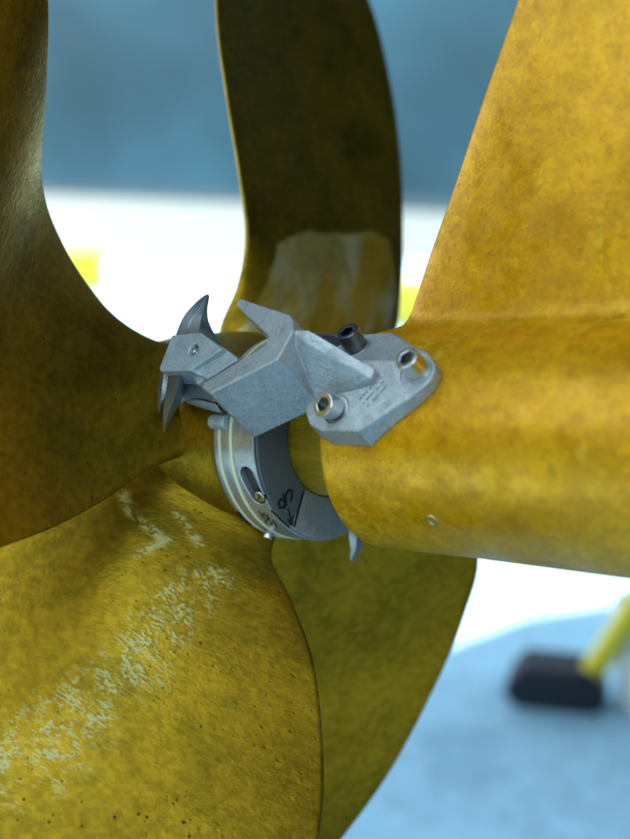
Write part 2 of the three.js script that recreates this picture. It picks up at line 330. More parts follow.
{
  // unseen hull added on the open side to cut light and streak the barrel
  const sec = [[2.05, 0.95], [2.0, 1.7], [4.6, 1.7], [4.5, 0.95], [3.5, 0.42], [2.9, 0.42]], st = -4, en = 8, pos = [], idx = [];
  for (const s of [st, en]) for (const [w, y] of sec) { const p = gearPos.clone().addScaledVector(dirW, s).addScaledVector(sideW, w); pos.push(p.x, y, p.z); }
  const n = sec.length; for (let i = 0; i < n; i++) { const j = (i + 1) % n; idx.push(i, j, n + i, j, n + j, n + i); }
  for (let i = 1; i < n - 1; i++) { idx.push(0, i + 1, i); idx.push(n, n + i, n + i + 1); }
  let g = new THREE.BufferGeometry(); g.setAttribute('position', new THREE.Float32BufferAttribute(pos, 3)); g.setIndex(idx); g = g.toNonIndexed(); g.computeVertexNormals();
  const t = thing('unseen_boat_hull', 'unseen dark grey hull added alongside to shape the light', 'boat');
  const m = std({ color: new THREE.Color(0.07, 0.08, 0.09), roughness: 0.6, side: THREE.DoubleSide }); part('hull_bottom', g, m, t);
  const kp = gearPos.clone().addScaledVector(dirW, 2).addScaledVector(sideW, 3.2), k = part('added_keel', new THREE.BoxGeometry(6, 0.5, 0.25), m, t); k.position.set(kp.x, 0.252, kp.z); k.rotation.y = Math.atan2(-dirW.z, dirW.x);
}

// ---------------------------------------------------------------- strut: barrel and arm
const nose = 82, RB = 107;
{
  const t = inFrame(thing('shaft_strut', 'golden yellow strut with round barrel and tall blade-like arm', 'strut'));
  const zp = V3(0, 0, 1);
  const b0 = onPlane(404, 333, zp, 6), b1 = onPlane(517, 0, zp, 6);
  const slope = (b1.x - b0.x) / (b1.y - b0.y), edge = (y) => b0.x + (y - b0.y) * slope;
  const half = (q) => q < 0 ? 0 : 3.5 + 24 * Math.pow(Math.min(q, 190) / 190, 0.62);
  const f = (x, y, z) => {
    const rho = Math.hypot(y, z);
    const barrel = roundBoth(rho - RB - 4 * sst(150, 420, x) + 0.09 * Math.sin(x * 0.06 + 2 * Math.sin(y * 0.05)) * Math.sin(y * 0.11 + z * 0.07) + 0.05 * Math.sin(x * 0.17 + z * 0.12) * Math.sin(y * 0.2), nose - x, 5);
    const q = x - edge(y) + 3 + 0.5 * Math.sin(y * 0.045);
    let arm = smax((Math.abs(z) - half(q) + 0.22 * Math.sin(x * 0.05 + 1.6 * Math.sin(y * 0.031)) * Math.sin(y * 0.043 + 1)) * 0.93, -q * 0.93, 5); arm = Math.max(arm, -y);
    return smax(smin(barrel, arm, 20), x - 500, 3);
  };
  const uvFn = (x, y, z) => { const rho = Math.hypot(y, z), a = Math.atan2(z, y); return [x / 330, (y > 104 ? (y - 104) : -a * 107) / 330 * (z < 0 && y <= 104 ? 1 : 1)]; };
  part('barrel_and_arm', mesh(f, [nose - 8, -118, -122], [506, 430, 122], 2.6, 330, uvFn), M.strut, t);
  // the arm goes on up to the hull, above the picture
  const A = []; for (let i = 0; i <= 12; i++) { const q = Math.pow(i / 12, 2) * 330; A.push([q, half(q)]); }
  const ring = [...A.map(([q, w]) => [q, w]), ...A.slice().reverse().map(([q, w]) => [q, -w])], pos = [], idx = [];
  for (const y of [427, 1420]) for (const [q, w] of ring) pos.push((edge(Math.min(y, 640)) + q) * U, y * U, w * U);
  const n = ring.length; for (let i = 0; i < n; i++) { const j = (i + 1) % n; idx.push(i, n + i, j, j, n + i, n + j); }
  const g = new THREE.BufferGeometry(); g.setAttribute('position', new THREE.Float32BufferAttribute(pos, 3)); g.setIndex(idx); g.computeVertexNormals();
  g.setAttribute('uv', new THREE.Float32BufferAttribute(pos.flatMap((_, i) => i % 3 ? [] : [pos[i] / U / 330, (pos[i + 1] / U - 104) / 330]), 2));
  part('upper_arm', g, M.strut, t);
  // grub screw low on the barrel
  const gp = onCylinder(432, 520.5, RB), gn = V3(0, gp.y, gp.z).normalize(), q = new THREE.Quaternion().setFromUnitVectors(V3(0, 1, 0), gn);
  const rimG = new THREE.LatheGeometry([[3.0, -4], [3.0, 0.2], [4.2, 1.4], [5.8, 1.4], [7.0, 0.2], [7.2, -4]].map(([a, b]) => new THREE.Vector2(a, b)), 28);
  const rim = part('grub_screw', scaleGeo(rimG), std({ color: new THREE.Color(0.45, 0.36, 0.12), metalness: 0.9, roughness: 0.3 }), t);
  rim.position.copy(gp).multiplyScalar(U); rim.quaternion.copy(q);
  const soc = part('socket', scaleGeo(new THREE.CylinderGeometry(3.1, 3.1, 1, 6)), M.darkGap, rim); soc.position.y = 0.3 * U - 0.8 * U;
}

// ---------------------------------------------------------------- shaft
{
  const g = lathe([[-30, 0.1], [-30, 60.5], [nose + 30, 60.5], [760, 60.5], [760, 0.1]], 96);
  const uv = g.attributes.uv; for (let i = 0; i < uv.count; i++) uv.setXY(i, uv.getX(i) * 2.2, uv.getY(i) * 0.7);
  const m = named(shade(new THREE.Mesh(g, M.shaft)), 'propeller_shaft'); inFrame(m); scene.add(m);
  m.userData = { label: 'olive gold propeller shaft between the grey collar and strut barrel', category: 'shaft' };
}

// ---------------------------------------------------------------- propeller
const prop = inFrame(thing('propeller', 'pitted bronze propeller with broad dark golden blades', 'propeller'));
{
  const g = lathe([[-62, 0.1], [-62, 100], [-66, 104], [-120, 112], [-200, 112], [-280, 100], [-330, 70], [-345, 0.1]], 96);
  const uv = g.attributes.uv; for (let i = 0; i < uv.count; i++) uv.setXY(i, uv.getX(i) * 3, uv.getY(i) * 2);
  part('hub', g, M.bronze, prop);
}
function crom(a, b, c, d, t) { const t2 = t * t, t3 = t2 * t; return a.map((_, i) => 0.5 * (2 * b[i] + (c[i] - a[i]) * t + (2 * a[i] - 5 * b[i] + 4 * c[i] - d[i]) * t2 + (3 * b[i] - a[i] - 3 * c[i] + d[i]) * t3)); }
// rows run from the root outwards; a row is two edge points [px, py, depth], the bow of the section and its thickness
function blade(rows, mat, tile = 420, nu = 64, nv = 36) {
  const R = rows.map((r) => [...atDepth(...r[0]).toArray(), ...atDepth(...r[1]).toArray(), r[2], r[3], r[4] ?? 0.5]);
  const sec = (u) => { const x = u * (R.length - 1), i = Math.min(R.length - 2, Math.floor(x)); const g = (k) => R[clamp(k, 0, R.length - 1)]; return crom(g(i - 1), g(i), g(i + 1), g(i + 2), x - i); };
  const grid = [];
  for (let i = 0; i <= nu; i++) { const c = sec(i / nu); grid.push({ a: V3(c[0], c[1], c[2]), b: V3(c[3], c[4], c[5]), bow: c[6], th: c[7], pk: c[8] }); }
  const mid = [];
  for (let i = 0; i <= nu; i++) {
    const g = grid[i], p = grid[Math.max(0, i - 1)], q = grid[Math.min(nu, i + 1)];
    const span = q.a.clone().add(q.b).sub(p.a).sub(p.b).normalize(), ch = g.b.clone().sub(g.a).normalize();
    const n = V3().crossVectors(ch, span).normalize(); if (n.dot(eye.clone().sub(g.a)) < 0) n.negate();
    const row = [];
    for (let j = 0; j <= nv; j++) {
      const t = 0.5 - 0.5 * Math.cos(Math.PI * j / nv), w = Math.pow(t, Math.log(0.5) / Math.log(g.pk)), c4 = Math.sin(Math.PI * w);
      const c = g.a.clone().lerp(g.b, t).addScaledVector(n, g.bow * c4);
      const half = Math.max(0.0, 0.5 * g.th * Math.pow(Math.sin(Math.PI * t), mix(0.42, 0.75, Math.min(1, 2 * i / nu)))) + (j === 0 || j === nv ? 0 : 1.6);
      row.push([c, n, half, t]);
    }
    mid.push(row);
  }
  const pos = [], uv = [], idx = [], W = 2 * nv;
  let arc = 0;
  for (let i = 0; i <= nu; i++) {
    if (i) arc += mid[i][nv >> 1][0].distanceTo(mid[i - 1][nv >> 1][0]);
    const len = mid[i][0][0].distanceTo(mid[i][nv][0]);
    for (let k = 0; k <= W; k++) { const j = k <= nv ? k : W - k, sgn = k <= nv ? 1 : -1, [c, n, h, t] = mid[i][j]; const p = c.clone().addScaledVector(n, sgn * h); pos.push(p.x * U, p.y * U, p.z * U); uv.push((t - 0.5) * len / tile + 0.5 + (sgn < 0 ? 0.31 : 0), arc / tile); }
  }
  const S = W + 1, ref = mid[nu >> 1][nv >> 1][1];
  for (let i = 0; i < nu; i++) for (let k = 0; k < W; k++) { const a = i * S + k; idx.push(a, a + 1, a + S, a + 1, a + S + 1, a + S); }
  const g = new THREE.BufferGeometry(); g.setAttribute('position', new THREE.Float32BufferAttribute(pos, 3)); g.setAttribute('uv', new THREE.Float32BufferAttribute(uv, 2)); g.setIndex(idx); g.computeVertexNormals();
  const nn = g.attributes.normal, m0 = (nu >> 1) * S + (nv >> 1);
  if (V3().fromBufferAttribute(nn, m0).dot(ref) < 0) { const ix = g.index.array; for (let i = 0; i < ix.length; i += 3) { const s = ix[i]; ix[i] = ix[i + 1]; ix[i + 1] = s; } g.computeVertexNormals(); }
  return part('blade', g, mat, prop);
}
// blade reaching up and to the near side
blade([
  [[262, 385, 1395], [258, 470, 1395], 0, 60],
  [[200, 352, 1400], [222, 448, 1350], 0, 60],
  [[150, 340, 1385], [160, 464, 1300], -4, 44],
  [[104, 307, 1365], [98, 504, 1220], -12, 34],
  [[62, 245, 1335], [30, 537, 1140], -16, 28],
  [[41, 180, 1305], [-60, 560, 1070], -18, 24],
  [[46, 80, 1270], [-180, 540, 1010], -18, 20],
  [[46, -20, 1235], [-300, 420, 980], -16, 16],
  [[20, -160, 1190], [-330, 250, 990], -10, 10],
  [[-60, -260, 1150], [-260, 20, 1020], -4, 5],
], M.bronze);
// blade hanging down and to the near side
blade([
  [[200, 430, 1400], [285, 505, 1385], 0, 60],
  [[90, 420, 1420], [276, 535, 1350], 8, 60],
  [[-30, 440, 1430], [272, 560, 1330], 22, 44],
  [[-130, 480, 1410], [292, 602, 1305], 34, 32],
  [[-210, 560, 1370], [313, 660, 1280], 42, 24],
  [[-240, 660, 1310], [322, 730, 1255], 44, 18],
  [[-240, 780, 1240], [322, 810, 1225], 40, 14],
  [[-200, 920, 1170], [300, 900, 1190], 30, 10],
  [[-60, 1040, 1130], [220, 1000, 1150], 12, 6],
], M.streakPainted, 900);
// blade standing up on the far side
blade([
  [[238, 420, 1455], [330, 410, 1460], 0, 44],
  [[219, 342, 1440], [388, 345, 1560], -6, 76],
  [[238, 285, 1446], [400, 290, 1620], -14, 56],
  [[246, 235, 1450], [402, 225, 1670], -18, 36],
  [[238, 170, 1455], [400, 160, 1710], -20, 20],
  [[226, 95, 1460], [391, 90, 1740], -20, 16],
  [[216, 10, 1468], [370, 5, 1750], -18, 13],
  [[220, -90, 1480], [330, -70, 1740], -12, 9],
  [[250, -170, 1510], [280, -160, 1640], -4, 4],
], M.sheenPainted, 900);
// blade hanging down on the far side
blade([
  [[230, 470, 1450], [330, 440, 1470], 0, 50],
  [[225, 530, 1440], [450, 490, 1530], -8, 40],
  [[215, 590, 1440], [478, 553, 1548], -16, 30],
  [[205, 660, 1440], [464, 615, 1555], -20, 24],
  [[200, 740, 1445], [436, 683, 1555], -20, 18],
  [[205, 820, 1450], [390, 770, 1550], -16, 14],
  [[220, 900, 1460], [338, 842, 1540], -10, 10],
  [[235, 960, 1470], [290, 900, 1530], -4, 5],
], M.bronze);

// ---------------------------------------------------------------- fixed cutter: plate, web and forked jaw bolted to the barrel
const P1 = 67, P2 = 41, HP = 121;
const bolts = [[338, 410], [357, 348.5], [419, 371.5]].map(([a, b]) => { const p = onCylinder(a, b, 119.5); return { base: p, n: V3(0, p.y, p.z).normalize() }; });
{
  const n1 = nOf(P1), n2 = nOf(P2), cast = (x, y, z) => 0.12 * Math.sin(x * 0.31 + Math.sin(y * 0.27) * 2) * Math.sin(z * 0.29 + y * 0.17) + 0.05 * Math.sin(x * 0.9 + y * 0.7) * Math.sin(z * 0.83 - x * 0.3);
  const facetSlab = (pxs) => {        // the plate's two top facets meet in a ridge; the outline is surveyed on whichever facet it lies on
    const T = tOf(54), P = pxs.map(([a, b]) => { const p = onPlane(a, b, n1, HP), q = onPlane(a, b, n2, HP), w = p.distanceTo(eye) > q.distanceTo(eye) ? p : q; return [w.x, w.dot(T)]; });
    const f = polySDF(P); return (x, y, z) => f(x, y * T.y + z * T.z);
  };
  const t = inFrame(thing('fixed_line_cutter', 'grey cast cutter with forked jaw bolted to the golden barrel', 'line cutter'));
  const outline = facetSlab([[305, 411], [309, 424], [320, 430], [358, 431], [412, 396], [423, 387], [430, 378], [433.5, 369], [433, 361], [429, 354], [422, 349], [414, 346], [392, 332], [358, 334], [330, 350], [312, 385]]);
  const spots = bolts.map((b, i) => ({ ...b, h: [119.5, 119.5, 119.8][i], r: [13.5, 14, 18][i] }));
  const plate = (x, y, z) => {
    let d = smax(outline(x, y, z), smax(y * n1.y + z * n1.z - HP, y * n2.y + z * n2.z - HP, 1.0), 2.0) + cast(x, y, z);
    d = Math.max(d, 60 - y * n1.y - z * n1.z);
    d = Math.max(d, RB + 0.6 + 4 * sst(150, 420, x) - Math.hypot(y, z));
    for (const s of spots) { const a = y * s.n.y + z * s.n.z, r = Math.hypot(x - s.base.x, y - s.n.y * a, z - s.n.z * a); d = smax(d, -Math.max(r - s.r, s.h - a), 1.2); }
    return d;
  };
  const h55 = nOf(55), top = (px, py, h) => onPlane(px, py, h55, h);
  const wTop = [top(293, 330, 175), top(308.5, 330, 174), top(375, 369, 129), top(303, 342, 170), top(371, 379, 127), top(288, 346, 162), top(330, 385, 119), top(311, 405, 111), top(279, 359, 156)];
  const wPts = [...wTop]; for (const p of wTop) wPts.push(p.clone().addScaledVector(h55, -(p.dot(h55) - 108)));
  const web = hullSDF(wPts, 0.7);
  const fork = slab([[239.5, 298], [265, 306.5], [289, 314], [293, 319], [293.5, 330], [278, 359], [209.5, 393.5], [202, 388], [203, 383], [230, 366], [261, 347.5], [266.5, 343], [268.3, 336], [237, 306], [236.5, 302]], 55, 178, 72, 1.6);
  const reach = (x, y, z) => Math.max(smin(fork(x, y, z), web(x, y, z), 1.6) + cast(x, y, z), 108.5 + (x > nose - 6 ? 0 : 0) - Math.hypot(y, z));
  part('mounting_plate', mesh(plate, [70, -40, 30], [250, 140, 135], 1.1), M.cast, t);
  part('forked_jaw', mesh(reach, [-60, -20, 20], [200, 195, 215], 1.1), M.cast, t);
  // worn maker's stamp on the plate: three short rows of raised strokes
  const stamp = [], T1 = tOf(P1);
  const o = onPlane(374, 392, n1, HP), ex = V3(1, 0, 0);
  const dirR = onPlane(388, 381, n1, HP).sub(onPlane(366, 404, n1, HP)).normalize(), dirC = V3().crossVectors(n1, dirR);
  for (let r = -1; r <= 1; r++) for (let c = -3; c <= 3; c++) for (let k = 0; k < 2; k++) {
    if (rnd() < 0.22) continue;
    const up = rnd() < 0.5, g = new THREE.BoxGeometry(up ? 1.1 : 2.4, up ? 3.8 : 1.1, 1.8);
    const p = o.clone().addScaledVector(dirR, c * 4.2 + (k - 0.5) * 1.6).addScaledVector(dirC, r * 6.4 + (rnd() - 0.5) * 1.6);
    g.applyMatrix4(new THREE.Matrix4().makeBasis(dirR, dirC, n1).setPosition(p)); stamp.push(scaleGeo(g));
  }
  part('stamped_mark', mergeGeometries(stamp), M.cast, t);
  // socket-head screws
  bolts.forEach((b, i) => {
    const hex = new THREE.Shape(); hex.absarc(0, 0, 11.2, 0, Math.PI * 2);
    const hole = new THREE.Path(); for (let k = 0; k < 6; k++) { const a = k * Math.PI / 3 + 0.3 * i; k ? hole.lineTo(Math.cos(a) * 6.6, Math.sin(a) * 6.6) : hole.moveTo(6.6, 0).lineTo(Math.cos(a) * 6.6, Math.sin(a) * 6.6); }
    const hole2 = new THREE.Path(); for (let k = 0; k < 6; k++) { const a = k * Math.PI / 3 + 0.3 * i; k ? hole2.lineTo(Math.cos(a) * 6.6, Math.sin(a) * 6.6) : hole2.moveTo(Math.cos(a) * 6.6, Math.sin(a) * 6.6); }
    hex.holes.push(hole2);
    const g = new THREE.ExtrudeGeometry(hex, { depth: 19, bevelEnabled: true, bevelSize: 1.1, bevelThickness: 1.2, bevelOffset: -1.1, bevelSegments: 3, curveSegments: 40 });
    const m = part('cap_screw', scaleGeo(g), i === 1 ? M.darkScrew : M.screw, t);
    m.position.copy(b.base).addScaledVector(b.n, 1.5).multiplyScalar(U); m.quaternion.setFromUnitVectors(V3(0, 0, 1), b.n);
    if (i === 1) m.userData.label = 'dark socket-head screw';
    const fl = part('socket_floor', scaleGeo(new THREE.CircleGeometry(7, 6)), M.darkScrew, m); fl.position.z = 8 * U;
    const wg = new THREE.LatheGeometry([[6, -3], [6, 0.6], [12.6, 0.6], [13.2, 0], [13.2, -3]].map(([a, c]) => new THREE.Vector2(a, c)), 40); wg.rotateX(Math.PI / 2);
    part('washer', scaleGeo(wg), M.machined, m);
  });
}

// ---------------------------------------------------------------- turning cutter: collar on the shaft with toothed cutter block
{
  const t = inFrame(thing('turning_line_cutter', 'grey split collar on the shaft carrying a pronged steel cutter', 'line cutter'));
  const RC = 107;
  const ringProfile = (a, b, r, e = 1.2) => [[a, 61.2], [a, r - e], [a + e, r], [b - e, r], [b, r - e], [b, 61.2]];
  part('rear_disc', lathe(ringProfile(-61, -51.2, RC - 1, 2), 128), M.machined, t);
  part('cream_ring', lathe(ringProfile(-51.2, -48.6, RC + 0.6, 0.5), 128), M.cream, t);  // thin cream ring between the discs
  part('centre_ring', lathe(ringProfile(-48.6, -35.4, RC - 0.5), 128), M.machined, t);
  part('cream_ring', lathe(ringProfile(-35.4, -31.8, RC + 1, 0.5), 128), M.cream, t);
  const pa = onCylinder(247, 476, RC), pb = onCylinder(257.5, 497, RC);
  const pc = pa.clone().add(pb).multiplyScalar(0.5), pn = V3(0, pc.y, pc.z).normalize(), pd = pb.clone().sub(pa).normalize(), pL = pb.distanceTo(pa) / 2;
  const oval = (x, y, z, r) => { const vx = x - pc.x, vy = y - pc.y, vz = z - pc.z, h = vx * pn.x + vy * pn.y + vz * pn.z, a = vx * pd.x + vy * pd.y + vz * pd.z, q = clamp(a, -pL, pL); return Math.hypot(vx - pn.x * h - pd.x * q, vy - pn.y * h - pd.y * q, vz - pn.z * h - pd.z * q) - r; };
  const pocket = (x, y, z) => Math.max(oval(x, y, z, 9.2), RC - 16 - Math.hypot(y, z));
  part('pocket_shade_floor', mesh((x, y, z) => smax(oval(x, y, z, 9.0), Math.abs(Math.hypot(y, z) - (RC - 9)) - 2, 0.6), [pc.x - 30, pc.y - 34, pc.z - 34], [pc.x + 30, pc.y + 34, pc.z + 34], 1), std({ color: new THREE.Color(0.03, 0.034, 0.036), roughness: 0.5 }), t);  // near-black floor stands in for the shade inside the pocket
  const front = (x, y, z) => { const r = Math.hypot(y, z); let d = roundBoth(Math.max(r - RC, 61.2 - r), Math.abs(x + 17.2) - 14.4, 1.2); return smax(d, -pocket(x, y, z), 0.8); };
  part('front_ring', mesh(front, [-36, -112, -112], [4, 112, 112], 1.25), M.machined, t);
  // face plate in two halves, one dark grey, one pale, parted along a radius
  const halfPlate = (a0, a1) => {
    const sh = new THREE.Shape(), N = 60, gap = 0.006; const a = rad(a0) + gap, b = rad(a1) - gap;
    for (let i = 0; i <= N; i++) { const q = mix(a, b, i / N); const x = Math.sin(q) * 104.5, y = Math.cos(q) * 104.5; i ? sh.lineTo(x, y) : sh.moveTo(x, y); }
    for (let i = N; i >= 0; i--) { const q = mix(a, b, i / N); sh.lineTo(Math.sin(q) * 61.6, Math.cos(q) * 61.6); }
    const g = new THREE.ExtrudeGeometry(sh, { depth: 2.2, bevelEnabled: true, bevelSize: 0.5, bevelThickness: 0.5, bevelOffset: -0.5, bevelSegments: 2, curveSegments: 1 });
    g.applyMatrix4(new THREE.Matrix4().makeBasis(V3(0, 0, 1), V3(0, 1, 0), V3(-1, 0, 0))); g.translate(0.6, 0, 0);
    const uv = g.attributes.uv, p = g.attributes.position; for (let i = 0; i < uv.count; i++) uv.setXY(i, p.getZ(i) / 200, p.getY(i) / 200);
    return scaleGeo(g);
  };
  const dk = part('face_plate', halfPlate(-32, 148), M.darkGrey, t); dk.userData.label = 'dark half of the collar face';
  const lt = part('face_plate', halfPlate(148, 328), M.cast, t); lt.userData.label = 'light grey half of the collar face';
  // screw in the pocket, clamp screw at the bottom, lug at the top, joint slit
  const screwAt = (px, py, R, r, h, sink, name, mat, slot) => {
    const p = onCylinder(px, py, R), n = V3(0, p.y, p.z).normalize();
    const g = new THREE.LatheGeometry([[0.01, h], [r - 1, h], [r, h - 1], [r, -3], [0.01, -3]].map(([a, b]) => new THREE.Vector2(a, b)), 32);
    const m = part(name, scaleGeo(g), mat, t); m.position.copy(p).addScaledVector(n, sink).multiplyScalar(U); m.quaternion.setFromUnitVectors(V3(0, 1, 0), n);
    if (slot) { const s = part('slot', scaleGeo(new THREE.BoxGeometry(r * 1.5, 0.6, 1.3)), M.darkGap, m); s.position.y = (h + 0.1) * U; s.rotation.y = 0.7; }
    return m;
  };
  screwAt(258.5, 498, RC, 6.2, 3, -4, 'pocket_screw', M.screw, true);
  screwAt(270, 531, RC, 5, 9, 0, 'clamp_screw', M.screw, false);
  const lug = (() => { const a = onCylinder(219, 422, RC + 1), b = onCylinder(231, 420, RC + 1); a.x = -60; b.x = -37; b.y = a.y; b.z = a.z; return rod(a, b, 7.5, 1.5); })();
  { const c = onCylinder(219, 422, RC + 1); part('clamp_lug', mesh(lug, [-66, c.y - 14, c.z - 14], [-30, c.y + 14, c.z + 14], 0.8), M.ground, t); }
  { const p = onCylinder(241, 519, RC), n = V3(0, p.y, p.z).normalize(); const g = new THREE.BoxGeometry(1.6, 1.2, 26); g.applyMatrix4(new THREE.Matrix4().makeBasis(V3(1, 0, 0), n, V3().crossVectors(V3(1, 0, 0), n))); g.translate(-56, 0, 0); const m = part('joint_slit', scaleGeo(g), M.darkGap, t); m.position.set(0, p.y * U, p.z * U).multiplyScalar((RC - 0.6) / RC); }
  // marker writing on the face: an upside-down UP, an arrow and a scribble
  const strokes = [], face = V3(1, 0, 0);
  const pen = (pts, w = 1.5) => {
    const P = pts.map(([a, b]) => onPlane(205 + a / 5.59, 400 + b / 5.59, face, 1.2));
    for (let i = 0; i + 1 < P.length; i++) { const d = P[i + 1].clone().sub(P[i]), L = d.length(); d.normalize(); const g = new THREE.BoxGeometry(L + w * 0.8, w, 0.35); const c = P[i].clone().add(P[i + 1]).multiplyScalar(0.5); g.applyMatrix4(new THREE.Matrix4().makeBasis(d, V3().crossVectors(face, d), face).setPosition(c)); strokes.push(scaleGeo(g)); }
  };
  pen([[456, 585], [450, 535], [466, 505], [486, 508], [486, 540], [480, 562]], 2.9);
  pen([[438, 528], [446, 602]], 2.9); pen([[438, 560], [422, 556], [412, 578], [420, 602], [446, 598]], 2.9);
  pen([[466, 612], [486, 695]], 2.2); pen([[462, 668], [486, 697], [492, 650]], 2.2);
  pen([[548, 520], [500, 702]], 2.9);
  pen([[372, 618], [420, 668], [470, 712]], 1.7);
  part('marker_writing', mergeGeometries(strokes), M.ink, t);
  const scrib = [];
  const penC = (pts, w = 1.1) => { const P = pts.map(([a, b]) => onCylinder(205 + a / 5.59, 400 + b / 5.59, RC + 0.25)); for (let i = 0; i + 1 < P.length; i++) { const d = P[i + 1].clone().sub(P[i]), L = d.length(); d.normalize(); const n = V3(0, P[i].y, P[i].z).normalize(), z = V3().crossVectors(d, n).normalize(); const g = new THREE.BoxGeometry(L + w * 0.7, 0.5, w); g.applyMatrix4(new THREE.Matrix4().makeBasis(d, n, z).setPosition(P[i].clone().add(P[i + 1]).multiplyScalar(0.5))); scrib.push(scaleGeo(g)); } };
  penC([[300, 622], [322, 650], [330, 632], [352, 668], [350, 640]]); penC([[340, 680], [360, 660], [372, 700], [382, 672], [400, 715], [396, 690]]); penC([[318, 640], [345, 690]]);
  part('marker_scribble', mergeGeometries(scrib), M.ink, t);

  // cutter block
  const DB = 67, main = slab([[172, 335], [201, 332.5], [222.5, 349], [193, 368], [191, 371], [160, 371], [159.3, 368]], DB, 178, 34, 1.0);
  const ledge = slab([[186, 360], [223, 347], [236.5, 357.5], [236.5, 361], [207, 379], [190, 371]], DB, 171, 30, 1.0);
  const stalk = slab([[176, 350], [205, 343], [226, 366], [196, 384]], DB, 165, 66, 2);
  const sp = onPlane(193.5, 350, nOf(DB), 178), hole = rod(sp.clone().addScaledVector(nOf(DB), -12), sp.clone().addScaledVector(nOf(DB), 5), 6.2, 0.5);
  const block = (x, y, z) => Math.max(smax(smin(smin(main(x, y, z), ledge(x, y, z), 1.5), stalk(x, y, z), 3), -hole(x, y, z), 0.8), RC + 0.4 - Math.hypot(y, z));
  const bc = sp; part('cutter_block', mesh(block, [bc.x - 85, bc.y - 95, bc.z - 90], [bc.x + 85, bc.y + 75, bc.z + 60], 0.95), M.ground, t);
  { const g = new THREE.LatheGeometry([[1.9, -1.2], [2.1, 0], [3.6, 0.2], [5.2, -0.8], [5.6, -6], [0.1, -6]].map(([a, b]) => new THREE.Vector2(a, b)), 28); const m = part('block_screw', scaleGeo(g), M.screw, t); m.position.copy(sp).addScaledVector(nOf(DB), -3.2).multiplyScalar(U); m.quaternion.setFromUnitVectors(V3(0, 1, 0), nOf(DB)); }
  // teeth: sections of [px, py, height above the shaft along the block's normal]
  const tooth = (secs, mat = M.tooth) => {
    const n = nOf(DB), S = secs.map((s) => s.map(([a, b, h]) => onPlane(a, b, n, h))), pos = [], tri = (a, b, c) => pos.push(a, b, c), m = S[0].length;
    // ease the span with a spline
    const fine = []; const K = 6;
    for (let i = 0; i + 1 < S.length; i++) for (let k = 0; k < K; k++) { const g = (q) => S[clamp(q, 0, S.length - 1)]; fine.push(S[0].map((_, j) => V3(...crom(g(i - 1)[j].toArray(), g(i)[j].toArray(), g(i + 1)[j].toArray(), g(i + 2)[j].toArray(), k / K)))); }
    fine.push(S[S.length - 1]);
    for (let i = 0; i + 1 < fine.length; i++) for (let j = 0; j < m; j++) { const q = (j + 1) % m; tri(fine[i][j], fine[i][q], fine[i + 1][j]); tri(fine[i][q], fine[i + 1][q], fine[i + 1][j]); }
    for (const s of [fine[0], fine[fine.length - 1]]) for (let j = 1; j + 1 < m; j++) tri(s[0], s[j], s[j + 1]);
    const g = new THREE.BufferGeometry().setFromPoints(pos); g.setAttribute('uv', new THREE.Float32BufferAttribute(pos.flatMap((p) => [p.x / 200, p.y / 200]), 2)); g.scale(U, U, U); g.computeVertexNormals();
    return part('tooth', g, mat, t);
  };
  tooth([
    [[174.5, 338, 166], [184, 337, 168], [186, 337, 168], [198, 336, 171], [222, 347, 150], [205, 350, 138]],
    [[182, 319, 166], [190, 321, 168], [191.5, 321, 169], [201, 320, 171], [210, 325, 152], [200, 326, 145]],
    [[192, 306, 164], [197.5, 311, 167], [198.5, 311, 168], [203.5, 311, 169], [207.5, 312, 156], [201, 313, 150]],
    [[202, 297, 160], [204, 300, 161], [204.5, 300, 161.5], [206, 301, 162], [208.5, 303, 157], [206, 302, 154]],
    [[207, 294, 156], [207.6, 294.3, 156], [208, 294.3, 156], [208.6, 294.6, 156], [209.6, 296, 155], [208.5, 296, 154]],
  ]);
  tooth([
    [[160.5, 366, 160], [164, 368, 166], [169, 374, 164], [166, 372, 140]],
    [[158.3, 388, 158], [162, 390, 163], [166, 393, 160], [163, 392, 144]],
    [[157.8, 403, 155], [160, 404, 158], [162, 404, 156], [161, 404, 146]],
    [[158.5, 412, 152], [159.2, 412.6, 153], [160, 412.4, 152], [159.5, 412.5, 150]],
  ]);
  tooth([
    [[169, 372, 166], [181, 373, 169], [190, 376, 140], [176, 374, 130]],
    [[165.5, 394, 166], [176, 394, 168], [183, 398, 142], [172, 396, 136]],
    [[163.3, 412, 163], [169, 412, 164], [174, 413, 146], [168, 413, 142]],
    [[163, 425, 158], [165.5, 425, 159], [167.5, 425, 150], [165, 425, 148]],
    [[163.8, 432, 154], [164.6, 432.4, 154], [165.6, 431.6, 152], [164.8, 432, 151]],
  ]);
  // curved web behind the lower teeth, and the pale foot under it
  tooth([
    [[181, 374, 148], [200, 372, 148], [216, 402, 140], [214, 403, 120], [181, 376, 118]],
    [[178, 392, 146], [186, 392, 146], [197, 398, 140], [196, 399, 120], [178, 394, 118]],
    [[173, 405, 144], [177, 404, 144], [181, 404, 140], [180, 405, 124], [174, 406, 122]],
    [[170, 417, 140], [171.4, 417, 140], [172.4, 416, 139], [172, 417, 130], [170.6, 418, 129]],
  ]);
  const foot = hullSDF([[184, 401, 128], [196, 398, 131], [216, 402, 131], [222, 413, 118], [210, 411, 116], [192, 405, 118], [186, 404, 106], [222, 414, 100]].map(([a, b, h]) => onPlane(a, b, nOf(DB), h)), 1.5);
  const fc = onPlane(204, 406, nOf(DB), 118);
  part('cutter_foot', mesh((x, y, z) => Math.max(foot(x, y, z), RC - Math.hypot(y, z)), [fc.x - 70, fc.y - 50, fc.z - 50], [fc.x + 70, fc.y + 50, fc.z + 50], 1), M.ground, t);
